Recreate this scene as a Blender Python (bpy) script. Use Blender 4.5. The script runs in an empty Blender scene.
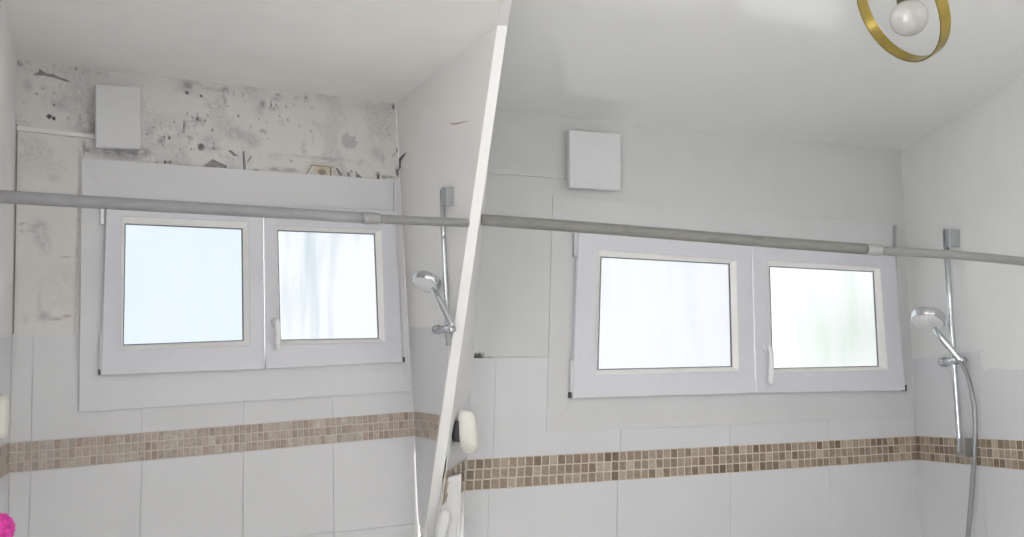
import bpy, bmesh, math, random
import numpy as np
from mathutils import Vector, Matrix, noise

# ------------------------------------------------------------------ camera
FPX = 880.0                       # focal length in pixels of a 1024 x 537 frame
PITCH, ROLL = math.radians(8.2), math.radians(-2.4)
EYE = Vector((0.0, 0.0, 1.25))
_r = Vector((1, 0, 0)); _f = Vector((0, math.cos(PITCH), math.sin(PITCH))); _u = _r.cross(_f)
RIGHT = math.cos(ROLL) * _r + math.sin(ROLL) * _u
UP = -math.sin(ROLL) * _r + math.cos(ROLL) * _u
FWD = _f
scene = bpy.context.scene
COL = scene.collection
cd = bpy.data.cameras.new('camera'); cam = bpy.data.objects.new('camera', cd); COL.objects.link(cam)
cd.sensor_width = 36.0; cd.lens = FPX * 36.0 / 1024.0; cd.clip_start = 0.02
m = Matrix((RIGHT, UP, -FWD)).transposed().to_4x4(); m.translation = EYE
cam.matrix_world = m
scene.camera = cam

# ------------------------------------------------------------------ sky and exposure
world = bpy.data.worlds.new('overcast_sky'); scene.world = world
world.use_nodes = True
bg = world.node_tree.nodes['Background']
bg.inputs['Color'].default_value = (1.0, 0.985, 0.968, 1)
bg.inputs['Strength'].default_value = 6.2
scene.view_settings.view_transform = 'Standard'
scene.view_settings.look = 'None'
scene.view_settings.gamma = 1.0
scene.view_settings.use_curve_mapping = False
scene.view_settings.exposure = 0.08

rng = random.Random(7)

# ------------------------------------------------------------------ materials
def nodes_of(name):
    mat = bpy.data.materials.new(name); mat.use_nodes = True
    nt = mat.node_tree
    return mat, nt, nt.nodes['Principled BSDF']

def simple(name, col, rough=0.5, metal=0.0, vary=0.03, scale=30.0, bump=0.0, bscale=60.0, spec=0.5, coat=0.0, stretch=None):
    """procedural plain material: noise-varied colour and fine bump"""
    mat, nt, b = nodes_of(name)
    tc = nt.nodes.new('ShaderNodeTexCoord')
    src = tc.outputs['Object']
    if stretch:
        mp = nt.nodes.new('ShaderNodeMapping'); mp.inputs['Scale'].default_value = stretch
        nt.links.new(src, mp.inputs['Vector']); src = mp.outputs['Vector']
    nz = nt.nodes.new('ShaderNodeTexNoise'); nz.inputs['Scale'].default_value = scale; nz.inputs['Detail'].default_value = 4
    nt.links.new(src, nz.inputs['Vector'])
    rp = nt.nodes.new('ShaderNodeValToRGB')
    rp.color_ramp.elements[0].position = 0.3; rp.color_ramp.elements[1].position = 0.7
    lo = [max(0, c * (1 - vary)) for c in col]; hi = [min(1, c * (1 + vary)) for c in col]
    rp.color_ramp.elements[0].color = (*lo, 1); rp.color_ramp.elements[1].color = (*hi, 1)
    nt.links.new(nz.outputs['Fac'], rp.inputs['Fac'])
    nt.links.new(rp.outputs['Color'], b.inputs['Base Color'])
    b.inputs['Roughness'].default_value = rough; b.inputs['Metallic'].default_value = metal
    b.inputs['Specular IOR Level'].default_value = spec
    b.inputs['Coat Weight'].default_value = coat; b.inputs['Coat Roughness'].default_value = 0.09
    if bump:
        n2 = nt.nodes.new('ShaderNodeTexNoise'); n2.inputs['Scale'].default_value = bscale; n2.inputs['Detail'].default_value = 3
        nt.links.new(src, n2.inputs['Vector'])
        bp = nt.nodes.new('ShaderNodeBump'); bp.inputs['Strength'].default_value = bump; bp.inputs['Distance'].default_value = 0.01
        nt.links.new(n2.outputs['Fac'], bp.inputs['Height']); nt.links.new(bp.outputs['Normal'], b.inputs['Normal'])
    return mat

def stain_shade_paint(name, rough, bump):
    """paint whose stains (mould, smudges) and any painted shadow come from the mesh colour attribute 'stain'"""
    mat, nt, b = nodes_of(name)
    at = nt.nodes.new('ShaderNodeAttribute'); at.attribute_name = 'stain_shade'
    nt.links.new(at.outputs['Color'], b.inputs['Base Color'])
    b.inputs['Roughness'].default_value = rough
    tc = nt.nodes.new('ShaderNodeTexCoord')
    n2 = nt.nodes.new('ShaderNodeTexNoise'); n2.inputs['Scale'].default_value = 45; n2.inputs['Detail'].default_value = 4
    nt.links.new(tc.outputs['Object'], n2.inputs['Vector'])
    bp = nt.nodes.new('ShaderNodeBump'); bp.inputs['Strength'].default_value = bump; bp.inputs['Distance'].default_value = 0.006
    nt.links.new(n2.outputs['Fac'], bp.inputs['Height']); nt.links.new(bp.outputs['Normal'], b.inputs['Normal'])
    return mat

def mosaic_mat(name, stops, rough):
    """travertine mosaic: a colour for each tile, mottled"""
    mat, nt, b = nodes_of(name)
    oi = nt.nodes.new('ShaderNodeObjectInfo')
    rp = nt.nodes.new('ShaderNodeValToRGB')
    e = rp.color_ramp.elements
    while len(e) < len(stops): e.new(0.5)
    for k, c in enumerate(stops):
        e[k].position = k / (len(stops) - 1); e[k].color = (*c, 1)
    nt.links.new(oi.outputs['Random'], rp.inputs['Fac'])
    tc = nt.nodes.new('ShaderNodeTexCoord')
    geo = nt.nodes.new('ShaderNodeNewGeometry')
    nz = nt.nodes.new('ShaderNodeTexNoise'); nz.inputs['Scale'].default_value = 90; nz.inputs['Detail'].default_value = 5
    nt.links.new(geo.outputs['Position'], nz.inputs['Vector'])
    mr = nt.nodes.new('ShaderNodeMapRange'); mr.inputs['From Min'].default_value = 0.3; mr.inputs['From Max'].default_value = 0.7
    mr.inputs['To Min'].default_value = 0.78; mr.inputs['To Max'].default_value = 1.2
    nt.links.new(nz.outputs['Fac'], mr.inputs['Value'])
    mx = nt.nodes.new('ShaderNodeMix'); mx.data_type = 'RGBA'; mx.blend_type = 'MULTIPLY'; mx.inputs['Factor'].default_value = 1
    nt.links.new(rp.outputs['Color'], mx.inputs['A']); nt.links.new(mr.outputs['Result'], mx.inputs['B'])
    nt.links.new(mx.outputs['Result'], b.inputs['Base Color'])
    b.inputs['Roughness'].default_value = rough
    return mat

def frosted(name, tint, streak, amount, rough):
    """frosted window glass with vertical condensation runs"""
    mat, nt, b = nodes_of(name)
    geo = nt.nodes.new('ShaderNodeNewGeometry')
    mp = nt.nodes.new('ShaderNodeMapping'); mp.inputs['Scale'].default_value = (14, 14, 1.6)
    nt.links.new(geo.outputs['Position'], mp.inputs['Vector'])
    nz = nt.nodes.new('ShaderNodeTexNoise'); nz.inputs['Scale'].default_value = 1.0; nz.inputs['Detail'].default_value = 3
    nt.links.new(mp.outputs['Vector'], nz.inputs['Vector'])
    mr = nt.nodes.new('ShaderNodeMapRange'); mr.inputs['From Min'].default_value = 0.5; mr.inputs['From Max'].default_value = 0.72
    mr.inputs['To Min'].default_value = 0; mr.inputs['To Max'].default_value = amount
    nt.links.new(nz.outputs['Fac'], mr.inputs['Value'])
    mx = nt.nodes.new('ShaderNodeMix'); mx.data_type = 'RGBA'
    mx.inputs['A'].default_value = (*tint, 1); mx.inputs['B'].default_value = (*streak, 1)
    nt.links.new(mr.outputs['Result'], mx.inputs['Factor'])
    nt.links.new(mx.outputs['Result'], b.inputs['Base Color'])
    b.inputs['Transmission Weight'].default_value = 1.0
    b.inputs['Roughness'].default_value = rough
    b.inputs['IOR'].default_value = 1.3
    return mat

M = {}
M['ceiling_old'] = simple('ceiling_old', (0.93, 0.92, 0.90), 0.6, vary=0.02, scale=5, bump=0.08, bscale=40)
M['ceiling_new'] = simple('ceiling_gloss', (0.86, 0.865, 0.86), 0.11, vary=0.01, scale=4, bump=0.012, bscale=14, spec=0.9, coat=0.9)
M['paint_old'] = stain_shade_paint('paint_old', 0.6, 0.25)
M['paint_new'] = stain_shade_paint('paint_new', 0.45, 0.08)
M['wall_old'] = simple('wall_old', (0.86, 0.85, 0.835), 0.6, vary=0.02, scale=6, bump=0.1)
M['wall_new'] = simple('wall_new', (0.785, 0.79, 0.785), 0.4, vary=0.02, scale=6, bump=0.06)
M['tile_old'] = simple('tile_old', (0.715, 0.72, 0.745), 0.3, vary=0.015, scale=5)
M['tile_new'] = simple('tile_new', (0.705, 0.71, 0.735), 0.3, vary=0.015, scale=5)
M['grout_old'] = simple('grout_old', (0.63, 0.58, 0.54), 0.8, vary=0.06, scale=40)
M['grout'] = simple('grout', (0.68, 0.62, 0.54), 0.8, vary=0.08, scale=40)
M['mosaic_old'] = mosaic_mat('mosaic_old', [(.36, .27, .225), (.47, .38, .32), (.52, .44, .385), (.40, .345, .30), (.58, .52, .46)], 0.45)
M['mosaic_new'] = mosaic_mat('mosaic_new', [(.16, .11, .075), (.30, .225, .17), (.40, .32, .25), (.22, .165, .125), (.52, .44, .36), (.30, .23, .18)], 0.4)
M['pvc'] = simple('window_pvc', (0.75, 0.75, 0.81), 0.3, vary=0.01)
M['pvc_board'] = simple('casing_board', (0.74, 0.745, 0.775), 0.45, vary=0.015, scale=8)
M['board_new'] = simple('casing_board_painted', (0.68, 0.685, 0.70), 0.45, vary=0.015, scale=8)
M['bead'] = simple('glazing_bead', (0.93, 0.925, 0.93), 0.3, vary=0.01)
M['gasket'] = simple('gasket', (0.22, 0.22, 0.25), 0.6)
M['glass_blue'] = frosted('frosted_glass_blue', (0.144, 0.163, 0.181), (0.130, 0.154, 0.177), 0.4, 0.6)
M['glass_streak'] = frosted('frosted_glass_streaked', (0.166, 0.176, 0.188), (0.089, 0.112, 0.126), 0.8, 0.6)
M['glass_clear'] = frosted('frosted_glass_pale', (0.172, 0.180, 0.190), (0.145, 0.158, 0.172), 0.5, 0.6)
M['glass_green'] = frosted('frosted_glass_pale_streaked', (0.194, 0.205, 0.211), (0.140, 0.172, 0.150), 0.6, 0.5)
M['white_plastic'] = simple('white_plastic', (0.82, 0.82, 0.83), 0.4, vary=0.015)
M['vent_white'] = simple('vent_plastic', (0.745, 0.75, 0.775), 0.4, vary=0.015)
M['cream_plastic'] = simple('cream_plastic', (0.84, 0.83, 0.77), 0.35, vary=0.02)
M['dark_plastic'] = simple('dark_plastic', (0.07, 0.07, 0.075), 0.5)
M['chrome'] = simple('chrome', (0.62, 0.64, 0.67), 0.14, metal=1.0, vary=0.02)
M['satin_metal'] = simple('satin_metal', (0.50, 0.52, 0.54), 0.3, metal=0.9, vary=0.03)
M['hose'] = simple('hose_metal', (0.34, 0.35, 0.36), 0.35, metal=0.7, vary=0.05)
M['spray_face'] = simple('spray_face', (0.80, 0.81, 0.82), 0.4)
M['rod_old'] = simple('rod_enamel_grey', (0.35, 0.35, 0.37), 0.4, vary=0.06, scale=20)
M['rod_new'] = simple('rod_enamel_worn', (0.225, 0.225, 0.21), 0.45, vary=0.13, scale=26, stretch=(1, 1, 6))
M['rod_thin'] = simple('rod_thin_enamel', (0.29, 0.29, 0.28), 0.35, vary=0.05)
M['collar'] = simple('collar_plastic', (0.38, 0.38, 0.38), 0.4)
M['brass'] = simple('brushed_brass', (0.33, 0.25, 0.07), 0.28, metal=1.0, vary=0.12, scale=30)
M['opal'] = simple('opal_glass', (0.43, 0.425, 0.41), 0.12, vary=0.01, coat=0.4)
M['lamp_black'] = simple('lamp_socket', (0.12, 0.10, 0.07), 0.4, metal=0.5)
M['pink'] = simple('pink_mesh', (0.80, 0.06, 0.42), 0.7, vary=0.35, scale=80)
M['flake_grey'] = simple('flake_grey', (0.33, 0.32, 0.325), 0.8, vary=0.2, scale=60)
M['flake_dark'] = simple('flake_dark', (0.13, 0.125, 0.12), 0.9, vary=0.2, scale=60)
M['flake_tan'] = simple('flake_tan', (0.42, 0.36, 0.22), 0.85, vary=0.2, scale=60)
M['crack_tan'] = simple('crack_tan', (0.50, 0.38, 0.27), 0.8)
M['strip_brown'] = simple('strip_brown', (0.26, 0.22, 0.18), 0.7)
M['band_white'] = simple('band_white', (0.95, 0.95, 0.95), 0.5, vary=0.003)
M['floor'] = simple('floor_tile', (0.78, 0.765, 0.74), 0.5, vary=0.05, scale=8)
M['leaf'] = simple('leaf', (0.13, 0.34, 0.08), 0.6, vary=0.3, scale=9)
M['render_tan'] = simple('neighbour_render', (0.80, 0.70, 0.55), 0.8, vary=0.05, scale=3)
M['slate'] = simple('neighbour_slate', (0.30, 0.36, 0.44), 0.8, vary=0.1, scale=3)

# ------------------------------------------------------------------ helpers
def props(o, label=None, cat=None, group=None, kind=None):
    if label: o['label'] = label
    if cat: o['category'] = cat
    if group: o['group'] = group
    if kind: o['kind'] = kind
    return o

def link(name, me, mat, parent=None):
    o = bpy.data.objects.new(name, me); COL.objects.link(o)
    if mat is not None:
        mats = mat if isinstance(mat, (list, tuple)) else [mat]
        if len(me.materials) == 0:
            for mm in mats: me.materials.append(mm)
    if parent:
        o.parent = parent
        if parent.type == 'EMPTY': o.matrix_parent_inverse = Matrix.Translation(parent.location).inverted()
    return o

def empty(name, loc):
    o = bpy.data.objects.new(name, None); COL.objects.link(o); o.location = loc; o.empty_display_size = 0.05
    return o

def from_bm(name, bm, mat, parent=None, smooth=False):
    bmesh.ops.recalc_face_normals(bm, faces=bm.faces)
    me = bpy.data.meshes.new(name); bm.to_mesh(me); bm.free()
    if smooth:
        for p in me.polygons: p.use_smooth = True
    return link(name, me, mat, parent)

class Plane:
    def __init__(s, o, u, v):
        s.o = o; s.u = u.normalized(); n = u.cross(v).normalized()
        s.n = n if n.dot(EYE - o) > 0 else -n
        s.v = v.normalized()
    def at(s, px, py, off=0.0):
        d = FWD + RIGHT * ((px - 512) / FPX) + UP * ((268.5 - py) / FPX)
        o = s.o + s.n * off
        t = (o - EYE).dot(s.n) / d.dot(s.n)
        return EYE + d * t

def ray_depth(px, py, depth):
    return EYE + (FWD + RIGHT * ((px - 512) / FPX) + UP * ((268.5 - py) / FPX)) * depth

def prism(name, pts, ext, mat, parent=None, bevel=0.0):
    """pts: front outline; ext: vector from the front face to the back face"""
    bm = bmesh.new()
    a = [bm.verts.new(p) for p in pts]; b = [bm.verts.new(p + ext) for p in pts]
    bm.faces.new(a); bm.faces.new(b[::-1])
    n = len(pts)
    for i in range(n): bm.faces.new((a[i], b[i], b[(i + 1) % n], a[(i + 1) % n]))
    if bevel: bmesh.ops.bevel(bm, geom=[e for e in bm.edges], offset=bevel, segments=2, affect='EDGES', profile=0.5)
    return from_bm(name, bm, mat, parent)

def slab(name, pl, pix, front, back, mat, parent=None, bevel=0.0):
    return prism(name, [pl.at(x, y, front) for x, y in pix], pl.n * (back - front), mat, parent, bevel)

def ring_frame(name, pl, outer, inner, f_out, f_in, back, mat, parent=None, bevel=0.0):
    """rectangular frame with a sloped face: outer edge at f_out, inner edge at f_in"""
    bm = bmesh.new()
    o = [pl.at(x, y, f_out) for x, y in outer]; i = [pl.at(x, y, f_in) for x, y in inner]
    vo = [bm.verts.new(p) for p in o]; vi = [bm.verts.new(p) for p in i]
    bo = [bm.verts.new(p + pl.n * (back - f_out)) for p in o]; bi = [bm.verts.new(p + pl.n * (back - f_in)) for p in i]
    for k in range(4):
        j = (k + 1) % 4
        bm.faces.new((vo[k], vo[j], vi[j], vi[k])); bm.faces.new((vi[k], vi[j], bi[j], bi[k]))
        bm.faces.new((vo[j], vo[k], bo[k], bo[j])); bm.faces.new((bo[k], bi[k], bi[j], bo[j]))
    if bevel:
        bmesh.ops.recalc_face_normals(bm, faces=bm.faces)
        es = [e for e in bm.edges if (e.verts[0] in vo and e.verts[1] in vo) or (e.verts[0] in vi and e.verts[1] in vi)]
        bmesh.ops.bevel(bm, geom=es, offset=bevel, segments=2, affect='EDGES', profile=0.5)
    return from_bm(name, bm, mat, parent)

def sweep(name, pts, radii, mat, parent=None, seg=16, caps=True):
    """tube through pts with a radius for each"""
    if not isinstance(radii, (list, tuple)): radii = [radii] * len(pts)
    bm = bmesh.new(); rings = []
    ref = None
    for k, p in enumerate(pts):
        t = (pts[min(k + 1, len(pts) - 1)] - pts[max(k - 1, 0)]).normalized()
        if ref is None: ref = t.orthogonal().normalized()
        ref = (ref - t * ref.dot(t)).normalized()
        bi = t.cross(ref)
        rings.append([bm.verts.new(p + (ref * math.cos(2 * math.pi * i / seg) + bi * math.sin(2 * math.pi * i / seg)) * radii[k]) for i in range(seg)])
    for a, b in zip(rings, rings[1:]):
        for i in range(seg): bm.faces.new((a[i], a[(i + 1) % seg], b[(i + 1) % seg], b[i]))
    if caps: bm.faces.new(rings[0][::-1]); bm.faces.new(rings[-1])
    o = from_bm(name, bm, mat, parent, smooth=True)
    return o

def lathe(name, c, axis, prof, mat, parent=None, seg=40, sx=1.0):
    """profile [(radius, height along axis)] spun about axis at c"""
    ax = axis.normalized(); e1 = ax.orthogonal().normalized(); e2 = ax.cross(e1)
    bm = bmesh.new(); rings = []
    for r, h in prof:
        if r < 1e-6: rings.append([bm.verts.new(c + ax * h)])
        else: rings.append([bm.verts.new(c + ax * h + (e1 * math.cos(2 * math.pi * i / seg) * sx + e2 * math.sin(2 * math.pi * i / seg)) * r) for i in range(seg)])
    for a, b in zip(rings, rings[1:]):
        for i in range(seg):
            j = (i + 1) % seg
            if len(a) == 1 and len(b) == 1: continue
            if len(a) == 1: bm.faces.new((a[0], b[i], b[j]))
            elif len(b) == 1: bm.faces.new((a[i], a[j], b[0]))
            else: bm.faces.new((a[i], a[j], b[j], b[i]))
    return from_bm(name, bm, mat, parent, smooth=True)

def bezier(p, n=24):
    """Catmull-Rom through p"""
    out = []
    q = [p[0] * 2 - p[1]] + list(p) + [p[-1] * 2 - p[-2]]
    for k in range(1, len(q) - 2):
        for i in range(n):
            t = i / n
            out.append(0.5 * ((2 * q[k]) + (q[k + 1] - q[k - 1]) * t + (2 * q[k - 1] - 5 * q[k] + 4 * q[k + 1] - q[k + 2]) * t * t
                              + (3 * q[k] - q[k - 1] - 3 * q[k + 1] + q[k + 2]) * t ** 3))
    out.append(p[-1].copy())
    return out

def horiz(yaw, ang):          # direction of a side wall coming forward from the back wall
    a = yaw + ang
    return Vector((math.sin(a), -math.cos(a), 0))

# ------------------------------------------------------------------ the two bathrooms: planes
SL, SR = 0.90, 1.565
YL, YR = math.radians(29.9), math.radians(21.9)
BL = Plane(EYE + Vector((-0.455, 3.836, -0.056)) * SL, Vector((math.cos(YL), math.sin(YL), 0)), Vector((0, 0, 1)))
BR = Plane(EYE + Vector((1.259, 2.856, -0.178)) * SR, Vector((math.cos(YR), math.sin(YR), 0)), Vector((0, 0, 1)))
def side(back, p_top, p_bot, d):
    a = back.at(*p_top); b = back.at(*p_bot)
    return Plane(b, d, (a - b).normalized())
L_R = side(BL, (395, 103), (414, 436), horiz(YL, math.radians(0.5)))         # right wall of the mouldy bathroom
L_L = side(BL, (17, 60), (9, 473), horiz(YL, math.radians(-4.5)))            # its left wall
R_R = side(BR, (901, 150), (917, 460), horiz(YR, math.radians(-15.9)))       # right wall of the repaired bathroom

def along(p, d, t): return p + d * t
def to_z(a, b, z):            # point on the line a-b at height z
    t = (z - a.z) / (b.z - a.z); return a + (b - a) * t

# back wall corners
L_TL, L_TR = BL.at(17, 60), BL.at(395, 103)
L_BL, L_BR = to_z(L_TL, BL.at(9, 473), 0), to_z(L_TR, BL.at(414, 436), 0)
R_TL, R_TR = BR.at(491.5, 109), BR.at(901, 150)
R_BL, R_BR = to_z(BR.at(473, 357), BR.at(465, 491), 0), to_z(R_TR, BR.at(917, 460), 0)
# ceilings: through the back edge and the side wall's top edge
CLP = L_R.at(488, 33); CRP = R_R.at(991, 94)
PCL = Plane(L_TR, L_TL - L_TR, CLP - L_TR); PCR = Plane(R_TR, R_TL - R_TR, CRP - R_TR)

# partition front edge: left line lies in the right wall of the mouldy room
def band_x(y): return 501.0 - 0.1434 * y
EY = (27, 90, 150, 210, 270, 330, 390, 450, 510, 560)
E_L = [L_R.at(band_x(y), y) for y in EY]
def corner_x(y): return 491.5 - 0.0712 * (y - 109)
def beside(p, px, py):        # same depth, other pixel
    return ray_depth(px, py, (p - EYE).dot(FWD))
E_R = [beside(p, band_x(y) + 10.2, y) for p, y in zip(E_L, EY)]

# ------------------------------------------------------------------ stains and painted vent shadow
def stain_shade_grid(name, pl, corners, hole, res, base, spots, mottle, mat, parent=None, dens=1.0):
    """wall face as a fine grid; the colour attribute holds paint colour with mould, smudges and any painted shadow"""
    nx, ny = res
    tl, tr, br, bl = corners
    bm = bmesh.new(); lay = bm.verts.layers.float_color.new('stain_shade')
    g = []
    inv = []
    sp = [(pl.at(x, y), rx, ry, c, a, soft) for x, y, rx, ry, c, a, soft in spots]
    U = pl.u; V = Vector((0, 0, 1))
    P = []
    for j in range(ny + 1):
        for i in range(nx + 1):
            s, t = i / nx, j / ny
            P.append((tl * (1 - s) + tr * s) * (1 - t) + (bl * (1 - s) + br * s) * t)
    A = np.array([[p.x, p.y, p.z] for p in P])
    uu = A @ np.array(U); vv = A[:, 2]
    colr = np.tile(np.array(base, float), (len(P), 1))
    nz1 = np.array([noise.noise(Vector((a * 9, b * 9, 1.3))) for a, b in zip(uu, vv)])
    nz2 = np.array([noise.noise(Vector((a * 38, b * 38, 7.7))) for a, b in zip(uu, vv)])
    nz3 = np.array([noise.noise(Vector((a * 110, b * 110, 3.1))) for a, b in zip(uu, vv)])
    for fn in mottle:
        fn(colr, uu, vv, nz1, nz2, nz3)
    for c, rx, ry, cc, a, soft in sp:
        cu = c.dot(U); cv = c.z
        wob = 1 + 0.5 * nz2 + 0.45 * nz3
        d = np.sqrt(((uu - cu) / rx) ** 2 + ((vv - cv) / ry) ** 2) * wob
        soft *= 0.75
        w = np.clip((1 + soft - d) / (2 * soft), 0, 1) * a * dens
        if soft > 0.37: w *= np.clip(0.72 + 1.2 * nz2 + 0.8 * nz3, 0, 1.3)
        colr = colr * (1 - w[:, None]) + np.array(cc) * w[:, None]
    vs = []
    for k, p in enumerate(P):
        v = bm.verts.new(p); c = np.clip(colr[k], 0, 1); v[lay] = (c[0], c[1], c[2], 1); vs.append(v)
    hp = [pl.at(x, y) for x, y in hole]
    hu = [p.dot(U) for p in hp]; hv = [p.z for p in hp]
    u0, u1, v0, v1 = min(hu), max(hu), min(hv), max(hv)
    for j in range(ny):
        for i in range(nx):
            k = j * (nx + 1) + i
            mu = (uu[k] + uu[k + nx + 2]) / 2; mv = (vv[k] + vv[k + nx + 2]) / 2
            if u0 < mu < u1 and v0 < mv < v1: continue
            bm.faces.new((vs[k], vs[k + 1], vs[k + nx + 2], vs[k + nx + 1]))
    # solid body behind the face: four blocks around the window hole
    back = -pl.n * 0.04; gap = -pl.n * 0.004
    def pt(u, z): return pl.o + pl.u * (u - pl.o.dot(U)) + Vector((0, 0, z - pl.o.z))
    ua, ub = min(tl.dot(U), bl.dot(U)) - 0.01, max(tr.dot(U), br.dot(U)) + 0.01
    za, zb = 0.0, max(tl.z, tr.z) + 0.12
    for (a, b, c, d) in ((ua, u0, za, zb), (u1, ub, za, zb), (u0, u1, za, v0), (u0, u1, v1, zb)):
        q = [pt(a, c) + gap, pt(b, c) + gap, pt(b, d) + gap, pt(a, d) + gap]
        f = [bm.verts.new(p) for p in q]; h = [bm.verts.new(p + back) for p in q]
        for v in f + h: v[lay] = (*base, 1)
        bm.faces.new(f); bm.faces.new(h[::-1])
        for i in range(4): bm.faces.new((f[i], h[i], h[(i + 1) % 4], f[(i + 1) % 4]))
    me = bpy.data.meshes.new(name); bm.to_mesh(me); bm.free()
    o = link(name, me, mat, parent)
    return o

GR = (0.36, 0.355, 0.36); DK = (0.05, 0.05, 0.055); MD = (0.55, 0.54, 0.54); BRN = (0.40, 0.30, 0.22); YEL = (0.62, 0.57, 0.42)
P_OLD = (0.755, 0.74, 0.73); P_NEW = (0.665, 0.675, 0.67)
spots_L = [(20, 63, .008, .010, DK, .85, .5), (27, 62, .012, .004, GR, .7, .5), (54, 66, .004, .005, DK, .7, .5), (61, 67, .008, .006, GR, .7, .6),
           (76, 69, .005, .006, DK, .55, .6), (99, 73, .012, .006, GR, .6, .8), (107, 74, .006, .012, GR, .7, .7), (86, 71, .02, .008, MD, .6, .9),
           (49, 116.5, .0052, .0068, DK, 1, .3), (54, 118.5, .0045, .0062, DK, 1, .3), (88, 112, .008, .006, DK, .5, .7),
           (59, 101, .045, .038, MD, .75, .6), (78, 97, .016, .05, MD, .85, .6), (80, 108, .05, .028, MD, .5, .8), (86, 127, .055, .03, MD, .95, .6), (93, 124, .014, .05, GR, .5, .8),
           (28, 85, .016, .022, MD, .7, .9), (43, 87, .014, .01, MD, .7, .9), (26, 97, .01, .012, MD, .6, .9),
           (84, 143, .006, .045, GR, .8, .5), (87, 150, .012, .008, GR, .8, .6), (80, 160, .006, .03, GR, .4, .6),
           (122, 153, .11, .022, (.38, .37, .40), .85, .7), (146, 152, .02, .012, GR, .6, .7),  # first spot: vent cover's cast shadow painted below it as a bluish smudge
           (188, 86, .028, .022, GR, .75, .7), (198, 84, .013, .007, DK, .6, .7), (187, 93, .006, .006, DK, .95, .4), (201, 96, .005, .007, DK, .95, .4),
           (214, 89, .045, .006, GR, .5, .7), (225, 90, .014, .012, GR, .9, .6), (225, 98, .007, .03, GR, .6, .7), (214, 106, .026, .012, GR, .65, .7),
           (187, 123, .010, .016, GR, .7, .8), (191, 119, .05, .012, MD, .7, .8), (184, 127, .003, .030, DK, .85, .5), (197, 120, .018, .016, GR, .8, .7), (193, 118, .006, .008, DK, .6, .7),
           (190, 138, .008, .008, DK, .75, .6), (201, 147, .012, .012, DK, .85, .4), (161, 141, .014, .014, GR, .7, .7), (176, 132, .04, .03, MD, .6, .9),
           (148, 133, .02, .03, MD, .8, .8), (153, 146, .014, .012, GR, .8, .6), (145, 150, .010, .02, GR, .8, .6), (171, 148, .05, .02, MD, .6, .9), (209, 143, .03, .035, MD, .85, .7), (214, 148, .03, .01, GR, .5, .7),
           (235, 133, .05, .03, MD, .85, .6), (252, 140, .035, .03, MD, .85, .6), (258, 110, .02, .03, MD, .7, .8), (263, 104, .012, .016, GR, .8, .6), (262, 131, .008, .008, GR, .8, .6),
           (249, 79, .008, .004, DK, .85, .5), (254, 91, .003, .004, DK, .8, .5), (234, 102, .003, .006, GR, .9, .5), (259, 119, .004, .006, GR, .9, .5), (266, 133, .005, .007, GR, .8, .6),
           (271, 106, .003, .022, DK, .7, .6), (278, 95, .012, .006, GR, .8, .7), (277, 99, .02, .012, MD, .7, .8), (297, 98, .014, .010, MD, .8, .7), (306, 98, .008, .012, GR, .8, .7),
           (282, 123, .010, .012, GR, .55, .7), (277, 108, .012, .014, MD, .7, .8), (311, 131.5, .004, .005, DK, .8, .5), (313, 139, .003, .02, MD, .7, .6),
           (304, 148, .012, .022, GR, .55, .8), (346, 141, .014, .026, MD, 1, .25), (353, 143, .014, .025, MD, 1, .25), (349, 142, .024, .022, MD, 1, .4),
           (320, 158, .13, .005, GR, .45, .8), (277, 157, .03, .012, GR, .45, .9), (291, 161, .006, .006, DK, .5, .6), (290, 170, .03, .010, GR, .55, .8), (275, 169, .03, .008, GR, .6, .8),
           (378, 153, .03, .028, MD, .75, .9), (383, 160, .008, .03, MD, .8, .7), (362, 164, .03, .014, MD, .7, .9), (378, 174, .012, .010, GR, .75, .7), (384, 177, .01, .008, DK, .6, .7),
           (394, 107, .010, .014, DK, .85, .5), (395.5, 118, .003, .05, GR, .7, .5), (397, 150, .004, .012, DK, .8, .5), (398, 172, .012, .022, DK, .75, .6), (400, 163, .005, .03, DK, .8, .6), (391, 177, .03, .006, GR, .7, .7),
           (322, 170, .030, .020, YEL, .8, .4), (323, 172, .014, .012, (.30, .25, .16), .8, .4),
           (168, 162, .006, .004, DK, .6, .6), (185, 156, .010, .006, GR, .6, .6), (232, 158, .03, .004, MD, .8, .5), (230, 169, .016, .004, DK, .6, .6),
           # panel left of the window
           (40, 232, .020, .042, MD, .9, .7), (46, 245, .016, .03, MD, .8, .7), (38, 226, .03, .012, GR, .4, .8), (23, 224, .012, .006, GR, .75, .5), (24, 231, .012, .006, GR, .75, .5), (32, 231, .008, .008, GR, .5, .6),
           (68, 257, .024, .0025, (.40, .34, .28), .9, .5), (43, 316, .022, .018, GR, .45, .7), (55, 319, .024, .006, GR, .6, .6), (67, 316, .012, .006, (.45, .36, .28), .7, .6), (54, 178, .02, .014, MD, .5, .8),
           (40, 300, .008, .05, MD, .5, .9), (26, 318, .01, .016, MD, .6, .8), (77, 250, .0035, .35, (.50, .46, .43), .7, .6), (60, 285, .05, .08, (.66, .63, .61), .6, .9)]
for (x0, x1, y0, y1, n) in ((182, 214, 112, 150, 38), (146, 182, 118, 155, 16), (214, 270, 92, 140, 20), (150, 250, 152, 166, 16), (268, 312, 90, 130, 14), (22, 90, 84, 120, 12), (330, 398, 150, 176, 14)):
    for q in range(n):
        r_ = rng.uniform(.0018, .0045)
        spots_L.append((rng.uniform(x0, x1), rng.uniform(y0, y1), r_, r_ * rng.uniform(.8, 2.2), DK if rng.random() < .5 else GR, rng.uniform(.45, .9), .5))
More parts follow.
